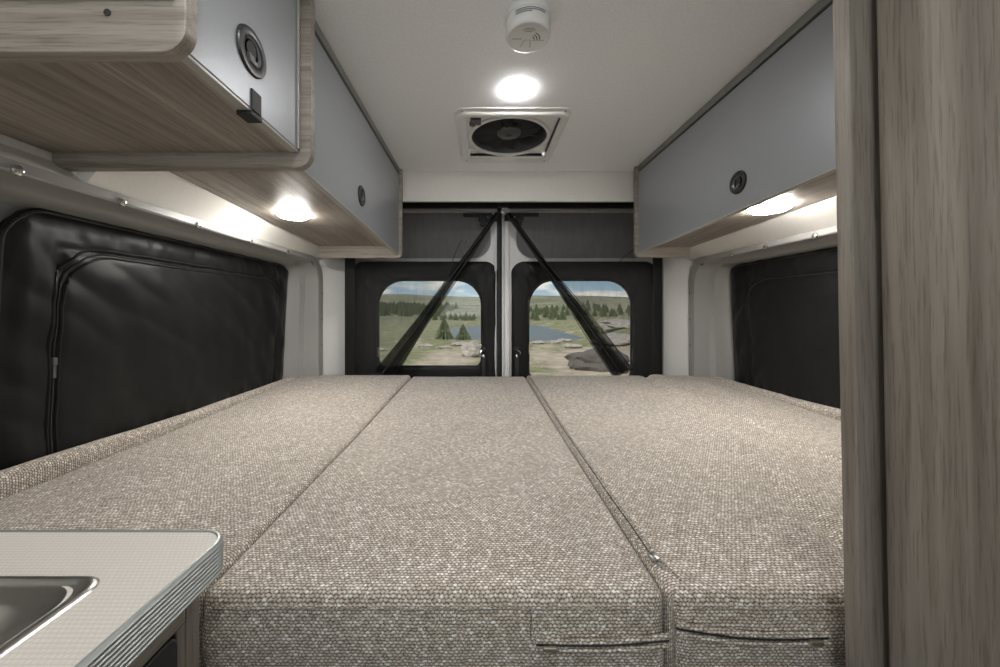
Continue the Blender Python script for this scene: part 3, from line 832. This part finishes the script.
# ------------------------------------------------------------------ lamps
def puck(name, label, x, y, z, R, h, m, group=None):
    t = thing(name, label, 'lamp', (x, y, z))
    bm = BM(); lathe(bm, [(R*1.0, 0), (R*1.01, -h*.10), (R*.99, -h*.2), (R*.9, -h*.2)], (x, y, z), 'z', 36); place('housing', bm, WHITE, t, True)
    bm = BM(); lathe(bm, [(R*.98, -h*.2), (R*.96, -h*.45), (R*.8, -h*.85), (R*.4, -h)], (x, y, z), 'z', 28); place('lamp_diffuser', bm, m, t, True)
    return t
puck('ceiling_light', 'round lit ceiling light between the smoke detector and the roof fan', .118, 1.145, .6995, .045, .007, LAMPC)
zl = UL(-.665, 1.28); puck('cabinet_light', 'round lit lamp under the rear left overhead cabinet', -.657, 1.268, UL(-.657, 1.268)+.001, .053, .017, LAMP)
puck('cabinet_light', 'round lit lamp under the right overhead cabinet', .905, 1.125, UR(.905, 1.125)+.001, .057, .017, LAMP)
puck('ceiling_light', 'round lit ceiling light over the sink, beside the front overhead cabinet', -.20, .27, .6995, .049, .008, LAMPN)
puck('ceiling_light', 'unseen round ceiling light added behind the viewpoint, near the aisle', .12, -.35, .6995, .049, .008, LAMPN)  # extra lamp out of view, added to raise the interior brightness

# ------------------------------------------------------------------ smoke detector
sd = thing('smoke_detector', 'round white smoke detector on the ceiling', 'smoke detector', (.115, .862, .65))
c = (.115, .862, .6995)
bm = BM(); lathe(bm, [(.0555, 0), (.0555, -.010), (.0545, -.012)], c, 'z', 56); place('base_plate', bm, WHITE, sd, True)
bm = BM(); lathe(bm, [(.0525, -.0105), (.0528, -.030), (.0535, -.042), (.0505, -.0480), (.048, -.0492), (.0465, -.0486), (.001, -.0488)], c, 'z', 64); place('cover', bm, WHITE, sd, True)
ink = plastic('grey_print', (.10, .10, .105), .5)
zf_ = c[2]-.0494
bm = BM()                                             # moulded grille marks on the side facing the room
for row, n0 in ((0, 26), (1, 26), (2, 14)):
    for k in range(n0):
        a = math.radians(-128 + 76*k/25); r = .0527
        x = c[0]+r*math.cos(a); y = c[1]+r*math.sin(a); z = c[2]-.018-.0042*row
        tv = Vector((-math.sin(a), math.cos(a), 0)); nv = Vector((math.cos(a), math.sin(a), 0))
        p = Vector((x, y, z)); w = .0011
        v = [bm.verts.new(p+tv*s1_*w+nv*.0006+Vector((0, 0, s2_*.0012))) for s1_, s2_ in ((-1, -1), (1, -1), (1, 1), (-1, 1))]
        bm.faces.new(v)
place('side_print', bm, ink, sd)
bm = BM()
def arc(cx, cy, r, a0, a1, w):
    n = 14
    for k in range(n):
        a, b = math.radians(a0+(a1-a0)*k/n), math.radians(a0+(a1-a0)*(k+1)/n)
        vs = [bm.verts.new((cx+rr*math.cos(t), cy+rr*math.sin(t), zf_)) for rr, t in ((r-w, a), (r-w, b), (r+w, b), (r+w, a))]
        bm.faces.new(vs)
def bar(x0, y0, x1, y1, w):
    d = Vector((x1-x0, y1-y0, 0)).normalized(); nn = Vector((-d.y, d.x, 0))*w
    a, b = Vector((x0, y0, zf_)), Vector((x1, y1, zf_))
    bm.faces.new([bm.verts.new(v) for v in (a-nn, b-nn, b+nn, a+nn)])
cx, cy = c[0], c[1]
for r in (.010, .0165, .023): arc(cx+.005, cy+.003, r, -62, 4, .0012)
bar(cx+.010, cy+.0065, cx+.040, cy+.0065, .0004)
bar(cx-.008, cy+.005, cx-.016, cy+.030, .0005); bar(cx+.006, cy+.005, cx+.008, cy+.030, .0005); bar(cx-.008, cy+.005, cx+.006, cy+.005, .0004)
for k in range(5): bar(cx-.037+.0045*k, cy+.001, cx-.034+.0045*k, cy+.002, .0012)
for row, (n0, w) in enumerate(((5, .005), (7, .005), (4, .005))):
    for k in range(n0): bar(cx-.0022*n0+.0044*k, cy-.031+.0048*row, cx-.0022*n0+.0044*k+.003, cy-.031+.0048*row, .0009)
place('face_print', bm, ink, sd)

# ------------------------------------------------------------------ roof fan
rv = thing('roof_vent', 'white square roof fan with round smoked opening in the ceiling', 'roof fan', (.118, 1.47, .69))
bm = BM(); holed(bm, rrect(-.092, .325, 1.243, 1.705, .035, 8), rrect(VX0, VX1, VY0, VY1, .012, 8), 'z', .6965, .6995); place('outer_flange', bm, WHITE, rv)
bm = BM()
R = [[(p[0], p[1], z) for p in rrect(VX0-a, VX1+a, VY0-a, VY1+a, .012+a, 8)] for a, z in ((.030, .6965), (.026, .6915), (.020, .690), (.004, .690), (.0, .692), (.0, .735))]
loft(bm, R); place('inner_frame', bm, WHITE, rv, True)
fcx, fcy, fr = .118, 1.468, .152
bm = BM()
sq = rrect(VX0+.002, VX1-.002, VY0+.002, VY1-.002, .01, 8)
def tocirc(pts, r):
    o = []
    for p in pts:
        a = math.atan2(p[1]-fcy, p[0]-fcx); o.append((fcx+r*math.cos(a), fcy+r*math.sin(a)))
    return o
# resample evenly by angle so that square and circle match
angs = [2*PI*i/64 for i in range(64)]
def sqpt(a):
    c_, s_ = math.cos(a), math.sin(a); k = min(((VX1-.002-fcx) if c_ > 0 else (fcx-VX0-.002))/max(abs(c_), 1e-6), ((VY1-.002-fcy) if s_ > 0 else (fcy-VY0-.002))/max(abs(s_), 1e-6))
    return (fcx+k*c_, fcy+k*s_)
A = [sqpt(a) for a in angs]; B = [(fcx+(fr+.014)*math.cos(a), fcy+(fr+.014)*math.sin(a)) for a in angs]; B2 = [(fcx+fr*math.cos(a), fcy+fr*math.sin(a)) for a in angs]
loft(bm, [[(p[0], p[1], .708) for p in A], [(p[0], p[1], .706) for p in B], [(p[0], p[1], .699) for p in B], [(p[0], p[1], .696) for p in [(fcx+(fr+.008)*math.cos(a), fcy+(fr+.008)*math.sin(a)) for a in angs]],
          [(p[0], p[1], .700) for p in B2], [(p[0], p[1], .706) for p in B2]])
place('fan_ring', bm, WHITE, rv, True)
bm = BM(); lathe(bm, [(fr+.002, .706), (fr+.001, .745), (fr*.98, .765), (fr*.7, .785), (.01, .792)], (fcx, fcy, 0), 'z', 48, False, True); place('rain_lid', bm, SMOKED, rv, True)
bm = BM()
for k in range(10):
    a0 = 2*PI*k/10
    pts = []
    for s_, da, zz in ((.05, 0, .716), (.14, .05, .714), (.145, .42, .734), (.05, .5, .730)):
        pts.append(bm.verts.new((fcx+s_*math.cos(a0+da), fcy+s_*math.sin(a0+da), zz)))
    bm.faces.new(pts)
bmesh.ops.solidify(bm, geom=bm.faces[:], thickness=.0015)
place('fan_blades', bm, plastic('smoked_blade', (.06, .06, .06), .6), rv)
bm = BM(); lathe(bm, [(.05, .740), (.05, .722), (.042, .714), (.012, .711), (.010, .706), (.004, .704)], (fcx, fcy, 0), 'z', 32); place('fan_hub', bm, plastic('hub_grey', (.085, .085, .085), .4), rv, True)
bm = BM(); box(bm, -.034, .004, 1.318, 1.352, .692, .706, .003); lathe(bm, [(.012, .70), (.012, .690), (.009, .688)], (-.028, 1.345, 0), 'z', 16); place('crank_motor', bm, GREYP, rv, True)
bm = BM(); box(bm, -.048, -.018, 1.575, 1.61, .700, .707, .002); lathe(bm, [(.008, .705), (.008, .697), (.006, .696)], (-.034, 1.59, 0), 'z', 16); place('corner_switch', bm, WHITE, rv, True)
for px in (-.062, .30):
    for py in (1.262, 1.68):
        bm = BM(); lathe(bm, [(.004, 0), (.004, -.0015), (.002, -.002)], (px, py, .6965), 'z', 12); place('screw', bm, screw_m, rv, True)

# ------------------------------------------------------------------ galley: counter, sink, cabinet, fridge
XE, YB, ZC = -.2965, .4336, -.265
gl = thing('galley_cabinet', 'oak galley cabinet under the countertop in the lower left corner', 'cabinet', (-.6, .0, -1.2))
place('end_panel', boxm(-.875, -.325, .398, .417, -1.2, -.305, bev=.001), WZ, gl)
bm = BM(); box(bm, -.343, -.325, -.7, .3975, -.344, -.305, .001); place('face_frame', bm, WY, gl)
place('face_stile', boxm(-.343, -.325, .386, .3975, -1.2, -.3445, bev=.001), WZ, gl)
place('lower_front', boxm(-.343, -.325, -.7, .3855, -1.2, -.80, bev=.001), WY, gl)
place('back_panel', boxm(-.875, -.865, -.7, .3975, -1.2, -.305), WY, gl)
ct = thing('countertop', 'pale patterned laminate countertop with ribbed aluminium edge', 'countertop', (-.6, .0, ZC-.03))
out = rrect(-.875, XE-.0045, -.70, YB-.0045, (.001, .001, .0255, .001), 8)
sinko = rrect(-.80, -.378, -.02, .346, .03, 8)
bm = BM(); holed(bm, out, sinko, 'z', ZC-.030, ZC); place('laminate_top', bm, TOP, ct)
# ribbed edge: profile swept round the exposed sides
path = [(-.875, YB)] + [(XE-.030+.030*math.cos(t), YB-.030+.030*math.sin(t)) for t in [PI/2-PI/2*i/12 for i in range(13)]] + [(XE, -.70)]
prof = [(-.0045, 0.0), (-.0035, .0016), (-.0012, .0012)]
nr = 8
for k in range(nr):
    z0 = -.0005 - .0355*k/nr; h = .0355/nr
    prof += [(.0002, z0-h*.12), (.0016, z0-h*.35), (.0016, z0-h*.62), (.0002, z0-h*.88)]
prof += [(-.0045, -.0365)]
bm = BM(); rings = []
for (dn, dz) in prof:
    ring = []
    for i, p in enumerate(path):
        a = Vector(path[max(i-1, 0)]); b = Vector(path[min(i+1, len(path)-1)]); d = (b-a).normalized(); nn = Vector((-d.y, d.x))
        nn = nn if nn.dot(Vector(p)-Vector((-.6, 0))) > 0 else -nn
        ring.append((p[0]+nn.x*dn, p[1]+nn.y*dn, ZC+dz))
    rings.append(ring)
loft(bm, rings, close=False); place('edge_trim', bm, ALU, ct, True)
sk = thing('sink', 'stainless steel sink set into the countertop', 'sink', (-.58, .16, ZC-.15))
prf = [(-.002, -.001, .022), (.0, .0014, .022), (.003, .0030, .021), (.006, .0026, .020), (.009, .0008, .020), (.014, -.0008, .022), (.030, -.0020, .03), (.036, -.0045, .04), (.041, -.012, .045), (.046, -.05, .05), (.055, -.125, .05), (.075, -.148, .05), (.11, -.150, .04)]
bm = BM(); rings = []
for ins, dz, r in prf:
    rings.append([(p[0], p[1], ZC+dz) for p in rrect(-.81+ins, -.366-ins, -.03+ins, .357-ins, r, 8)])
loft(bm, rings, cap1=True); place('basin', bm, STEEL, sk, True)
bm = BM(); lathe(bm, [(.035, -.149), (.035, -.147), (.028, -.147), (.024, -.1495), (.005, -.1495)], (-.58, .165, ZC), 'z', 28); place('drain', bm, CHROME, sk, True)
fg = thing('fridge', 'black fridge set in the galley cabinet below the countertop edge', 'fridge', (-.58, .1, -.80))
bm = BM(); plate(bm, rrect(-.15, .3845, -.798, -.3445, .012, 6), 'x', -.352, -.322, .0015); place('door', bm, BLKP, fg)
place('cabinet_body', boxm(-.84, -.353, -.15, .384, -.798, -.43), BLKP, fg)
bm = BM(); plate(bm, rrect(-.05, .372, -.415, -.372, .012, 6), 'x', -.3215, -.304, .003); place('handle', bm, GREYP, fg)
bm = BM()
for k in range(4): box(bm, -.3045, -.3025, .20, .352, -.384-.007*k, -.382-.007*k, .0004)
place('handle_grooves', bm, plastic('groove_grey', (.16, .16, .165), .4), fg)
bm = BM(); lathe(bm, [(.008, 0), (.008, .003), (.006, .004)], (-.322, .33, -.358), 'x', 20); place('control_knob', bm, GREYP, fg, True)

# ------------------------------------------------------------------ tall cabinet at right
tc_ = thing('tall_cabinet', 'tall oak cabinet at the right edge with a raised end board and door', 'cabinet', (.4375+.0235, .30, -1.2))
X0 = .4375+.0235
place('end_board', boxm(X0, 1.10, .421, .440, -1.198, .69, bev=.0012), WZ, tc_)
place('door', boxm(X0+.022, X0+.040, -.20, .4135, -1.15, .66, bev=.004, seg=3), WZ, tc_)
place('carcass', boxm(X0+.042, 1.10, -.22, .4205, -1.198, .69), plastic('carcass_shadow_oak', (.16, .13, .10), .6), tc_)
tc_.rotation_euler = (0, -math.atan(.0195), 0)

# ------------------------------------------------------------------ outside: mountain meadow and lake
GZ = -1.75
def gh(x, y):
    h = .25*nz(x*.09, y*.07) * sm(14, 40, y) + .05*nz(x*.6, y*.6)
    lake = sm(21, 24.5, y+1.5*nz(x*.15, 3))*(1-sm(43, 50, y))*(1-sm(10.5, 14, x+.05*y))*sm(-4.2, -1.5, x)
    h -= .6*lake
    h += sm(60, 230, y)*(4.2+2.0*nz(x*.012+2, y*.008)+1.2*nz(x*.04, y*.03, 5))
    h += sm(4, 40, x)*sm(50, 130, y)*2.6
    h += sm(3, 30, -x)*sm(35, 110, y)*.9
    h += sm(5, 11, x)*sm(11, 24, y)*1.1*(1-sm(30, 60, y))
    h += sm(230, 420, y)*(12.5+(5*nz(x*.012, 7)-.022*x)*(1 if y > 0 else 0))
    return h
bm = BM(); NX, NY = 150, 150; G = []
for j in range(NY+1):
    v = j/NY; y = 2.6 + 460*v**2.6; row = []
    for i in range(NX+1):
        u = i/NX*2-1; x = .15*y*0 + u*(14+y*1.15)
        row.append(bm.verts.new((x, y, GZ+gh(x, y))))
    G.append(row)
for j in range(NY):
    for i in range(NX): bm.faces.new([G[j][i], G[j][i+1], G[j+1][i+1], G[j+1][i]])
GR = mat('meadow_ground', (.2, .22, .08), .95)
vec = mapped(GR, (1, 1, 1))
n1 = noi(GR, vec, .35, 6, .6); n2 = noi(GR, vec, 2.2, 5, .65); n3 = noi(GR, vec, .035, 5, .6)
grass = ramp(GR, n2, [(.3, (.13, .135, .055)), (.5, (.205, .20, .095)), (.7, (.33, .30, .18))])
far = ramp(GR, n3, [(.35, (.105, .11, .06)), (.5, (.16, .16, .09)), (.65, (.28, .25, .17))])
dirt = ramp(GR, n2, [(.3, (.30, .235, .17)), (.55, (.46, .37, .285)), (.75, (.60, .52, .44))])
sp = nd(GR, 'ShaderNodeSeparateXYZ'); lk(GR, vec, sp.inputs[0])
X_, Y_ = sp.outputs[0], sp.outputs[1]
def smn(a, b, v):
    n = nd(GR, 'ShaderNodeMapRange'); n.interpolation_type = 'SMOOTHSTEP'
    n.inputs[1].default_value = a; n.inputs[2].default_value = b; lk(GR, v, n.inputs[0]); return n.outputs[0]
wob = mth(GR, 'MULTIPLY', mth(GR, 'SUBTRACT', n1, .5), 7)
right = mth(GR, 'MULTIPLY', smn(1.0, 2.4, mth(GR, 'ADD', X_, wob)), mth(GR, 'SUBTRACT', 1, smn(15, 18, mth(GR, 'ADD', Y_, mth(GR, 'MULTIPLY', wob, 1.5)))))
lp = mth(GR, 'ABSOLUTE', mth(GR, 'ADD', X_, mth(GR, 'ADD', 1.1, mth(GR, 'MULTIPLY', wob, .35))))
left = mth(GR, 'MULTIPLY', mth(GR, 'SUBTRACT', 1, smn(.5, 1.2, lp)), mth(GR, 'SUBTRACT', 1, smn(14, 18, Y_)))
dm = mth(GR, 'MINIMUM', 1.0, mth(GR, 'ADD', right, left))
spk = mth(GR, 'GREATER_THAN', noi(GR, vec, .9, 6, .7), .57)
dm2 = mth(GR, 'MAXIMUM', dm, mth(GR, 'MULTIPLY', spk, .8))
col = mix(GR, smn(35, 90, Y_), grass, far)
col = mix(GR, dm2, col, dirt)
lk(GR, col, bs(GR).inputs['Base Color'])
g = place('floor_meadow', bm, GR, None, True); g.name = 'ground'; g['kind'] = 'structure'
bm = BM()
pts = [(-2.6+1.0*math.sin(a*3)*0 + 0, 0) for a in (0,)]
lakepts = []
for i in range(60):
    a = 2*PI*i/60; lakepts.append((4.0+8.5*math.cos(a), 34+13*math.sin(a)))
bm.faces.new([bm.verts.new((x, y, GZ-.22)) for x, y in lakepts])
LAKE = mat('lake_water', (.07, .085, .095), .35); bump(LAKE, noi(LAKE, mapped(LAKE, (1, 4, 1)), 1.5, 3), .15, .03)
o = place('lake', bm, LAKE); tag(o, 'small blue-grey mountain lake seen through the rear windows', 'lake', kind='structure')

def conifer(h, w, seed, tiers=9):
    rnd = random.Random(seed); bm = BM()
    for t in range(tiers):
        f = t/tiers; zb = h*(.08+.86*f); zt_ = min(h, zb+h*.26); r = w*.5*(1-f)**.85+.02*w; n = 13
        top = bm.verts.new((0, 0, zt_)); ring = []
        for k in range(n*2):
            a = PI*k/n + t*.5; rr = r*(1 if k % 2 else .55)*rnd.uniform(.8, 1.15)
            ring.append(bm.verts.new((rr*math.cos(a), rr*math.sin(a), zb - (.05*h*(1-f) if k % 2 else 0))))
        for k in range(n*2): bm.faces.new([ring[k], ring[(k+1) % (n*2)], top])
    return bm
CON = mat('spruce_needles', (.05, .075, .03), .9)
lk(CON, ramp(CON, noi(CON, mapped(CON, (1, 1, 1)), 6, 4), [(.3, (.075, .09, .045)), (.7, (.15, .17, .085))]), bs(CON).inputs['Base Color'])
TRK = plastic('tree_bark', (.10, .075, .05), .9)
protos = []
def mk_tree(label, group, x, y, h, w, seed):
    z = GZ+gh(x, y)-.05
    t = thing('spruce_tree', label, 'tree', (x, y, z), group)
    bm = conifer(h, w, seed); bmesh.ops.translate(bm, verts=bm.verts, vec=(x, y, z)); place('crown', bm, CON, t)
    bm = BM(); tube(bm, [(x, y, z-.1), (x, y, z+h*.5)], [w*.06, w*.03], 7); place('trunk', bm, TRK, t)
    return t
mk_tree('bushy spruce by the lake, left of the pair seen in the left rear window', None, -2.15, 21.5, 1.35, 1.25, 1)
mk_tree('lower bushy spruce right of the pair seen in the left rear window', None, -1.02, 21.6, 1.0, 1.1, 2)
P1 = mk_tree('dark spruce in the wooded slopes beyond the lake', 'spruces beyond the lake', 6.0, 62, 2.2, 1.7, 3)
P2 = mk_tree('dark spruce in the wooded slopes beyond the lake', 'spruces beyond the lake', 9.5, 64, 1.9, 1.7, 4)
rnd = random.Random(5)
def copy_tree(p, x, y, s):
    o = p.copy(); C.objects.link(o); o.location = (x, y, GZ+gh(x, y)-.05+EYE); o.scale = (s, s, s); o.rotation_euler = (0, 0, rnd.uniform(0, 6))
    for ch in list(p.children):
        c_ = ch.copy(); C.objects.link(c_); c_.parent = o
spots = []
for k in range(900): spots.append((rnd.uniform(-46, -10), rnd.uniform(72, 150), rnd.uniform(.9, 1.5)))
for k in range(60): spots.append((rnd.uniform(-8, -1.0), rnd.uniform(62, 74), rnd.uniform(.5, .8)))
for k in range(10): spots.append((rnd.uniform(4.5, 14), rnd.uniform(58, 66), rnd.uniform(.6, .9)))
for k in range(260): spots.append((rnd.uniform(12, 34), rnd.uniform(62, 110), rnd.uniform(.7, 1.1)))
for k in range(90): spots.append((rnd.uniform(6, 70), rnd.uniform(130, 200), rnd.uniform(.9, 1.4)))
kept = []
for q in spots:
    if all(math.hypot(q[0]-p[0], q[1]-p[1]) > 1.12*(q[2]+p[2]) for p in kept) and all(math.hypot(q[0]-a, q[1]-b) > 3.2 for a, b in ((6, 62), (9.5, 64))): kept.append(q)
kept = kept[:280]
for x, y, s in kept: copy_tree(P1 if rnd.random() < .5 else P2, x, y, s)

ROCK = mat('granite', (.42, .37, .32), .9)
rv_ = mapped(ROCK, (1, 1, 1)); lk(ROCK, ramp(ROCK, noi(ROCK, rv_, 5, 6, .7), [(.3, (.22, .19, .165)), (.55, (.42, .37, .33)), (.75, (.56, .51, .46))]), bs(ROCK).inputs['Base Color'])
bump(ROCK, noi(ROCK, rv_, 8, 6), .6, .05)
def rock(label, x, y, sx, sy, sz, seed, group=None, m=None, cat='rock'):
    bm = BM(); bmesh.ops.create_icosphere(bm, subdivisions=4, radius=1)
    for v in bm.verts:
        n = v.co.normalized(); k = 1+.28*noise.noise(n*1.6+Vector((seed, 0, 0)))+.12*noise.noise(n*4+Vector((seed, 3, 0)))
        v.co = Vector((n.x*sx*k, n.y*sy*k, n.z*sz*k)) + Vector((x, y, GZ+gh(x, y)+sz*.45))
    o = place('rock', bm, m or ROCK, None, True); recentre(o, (x, y, GZ+gh(x, y))); tag(o, label, cat, group); return o
rock('pale boulder at the lower right corner of the left rear window', -.25, 13.6, .50, .40, .36, 1)
rock('large low shaded boulder in the lower right of the right rear window', 3.55, 10.9, 1.0, .7, .40, 3, m=plastic('shaded_boulder', (.12, .105, .095), .9))  # the shade on this rock is put into its dark base colour
rock('pale rocky outcrop on the right, beyond the shaded boulder', 6.8, 18, 1.3, 1.3, .30, 6)
rock('low pale slab behind the rocky outcrop on the right', 9.6, 23.5, 2.0, 2.0, .4, 9)
k = 0
for x, y, s in ((1.5, 16.5, .28), (2.0, 17.3, .34), (3.9, 19.0, .22), (4.6, 19.6, .26), (-1.6, 16.4, .2), (-2.6, 17.2, .24), (-4.3, 15.5, .22), (-.9, 17.8, .3), (3.0, 18.6, .24), (4.2, 16.6, .3)):
    k += 1; rock('small pale stone lying in the grass outside the rear windows', x, y, s*1.5, s, s*.45, 20+k, 'small stones in the meadow')

# ------------------------------------------------------------------ sky, sun, camera
W = bpy.data.worlds.new('sky'); bpy.context.scene.world = W; W.use_nodes = True
nt = W.node_tree; nt.nodes.clear()
out = nt.nodes.new('ShaderNodeOutputWorld'); bg = nt.nodes.new('ShaderNodeBackground')
tc = nt.nodes.new('ShaderNodeTexCoord'); sx = nt.nodes.new('ShaderNodeSeparateXYZ'); nt.links.new(tc.outputs['Generated'], sx.inputs[0])
r1 = nt.nodes.new('ShaderNodeValToRGB'); e = r1.color_ramp.elements
e[0].position = 0; e[0].color = (.50, .58, .64, 1); e[1].position = .5; e[1].color = (.10, .22, .42, 1)
m_ = e.new(.09); m_.color = (.25, .38, .50, 1)
nt.links.new(sx.outputs[2], r1.inputs[0])
mp = nt.nodes.new('ShaderNodeMapping'); mp.inputs['Scale'].default_value = (5, 5, 26); mp.inputs['Location'].default_value = (.9, 0, .2); nt.links.new(tc.outputs['Generated'], mp.inputs[0])
nn = nt.nodes.new('ShaderNodeTexNoise'); nn.inputs['Scale'].default_value = 1.0; nn.inputs['Detail'].default_value = 6; nt.links.new(mp.outputs[0], nn.inputs['Vector'])
r2 = nt.nodes.new('ShaderNodeValToRGB'); r2.color_ramp.elements[0].position = .47; r2.color_ramp.elements[0].color = (0, 0, 0, 1); r2.color_ramp.elements[1].position = .58; nt.links.new(nn.outputs['Fac'], r2.inputs[0])
mm = nt.nodes.new('ShaderNodeMix'); mm.data_type = 'RGBA'; mm.inputs[7].default_value = (.80, .76, .72, 1)
nt.links.new(r2.outputs[0], mm.inputs[0]); nt.links.new(r1.outputs[0], mm.inputs[6]); nt.links.new(mm.outputs[2], bg.inputs[0])
bg.inputs[1].default_value = .5
nt.links.new(bg.outputs[0], out.inputs[0])
sl = bpy.data.lights.new('sun', 'SUN'); sl.energy = 1.25; sl.angle = .01; sl.color = (1, .95, .87)
so = bpy.data.objects.new('sun', sl); C.objects.link(so); so.location = (-10, -20, 30); so.rotation_euler = (math.radians(42), 0, math.radians(-35))

cam = bpy.data.cameras.new('camera'); co = bpy.data.objects.new('camera', cam); C.objects.link(co)
co.location = (0, 0, EYE); co.rotation_euler = (PI/2, 0, 0)
cam.sensor_width = 36; cam.lens = 36*F/1000; cam.shift_x = .02; cam.shift_y = -.0235; cam.clip_start = .01; cam.clip_end = 2000
S = bpy.context.scene; S.camera = co
S.view_settings.view_transform = 'Standard'; S.view_settings.look = 'None'; S.view_settings.gamma = 1; S.view_settings.use_curve_mapping = False
S.view_settings.exposure = 1.42
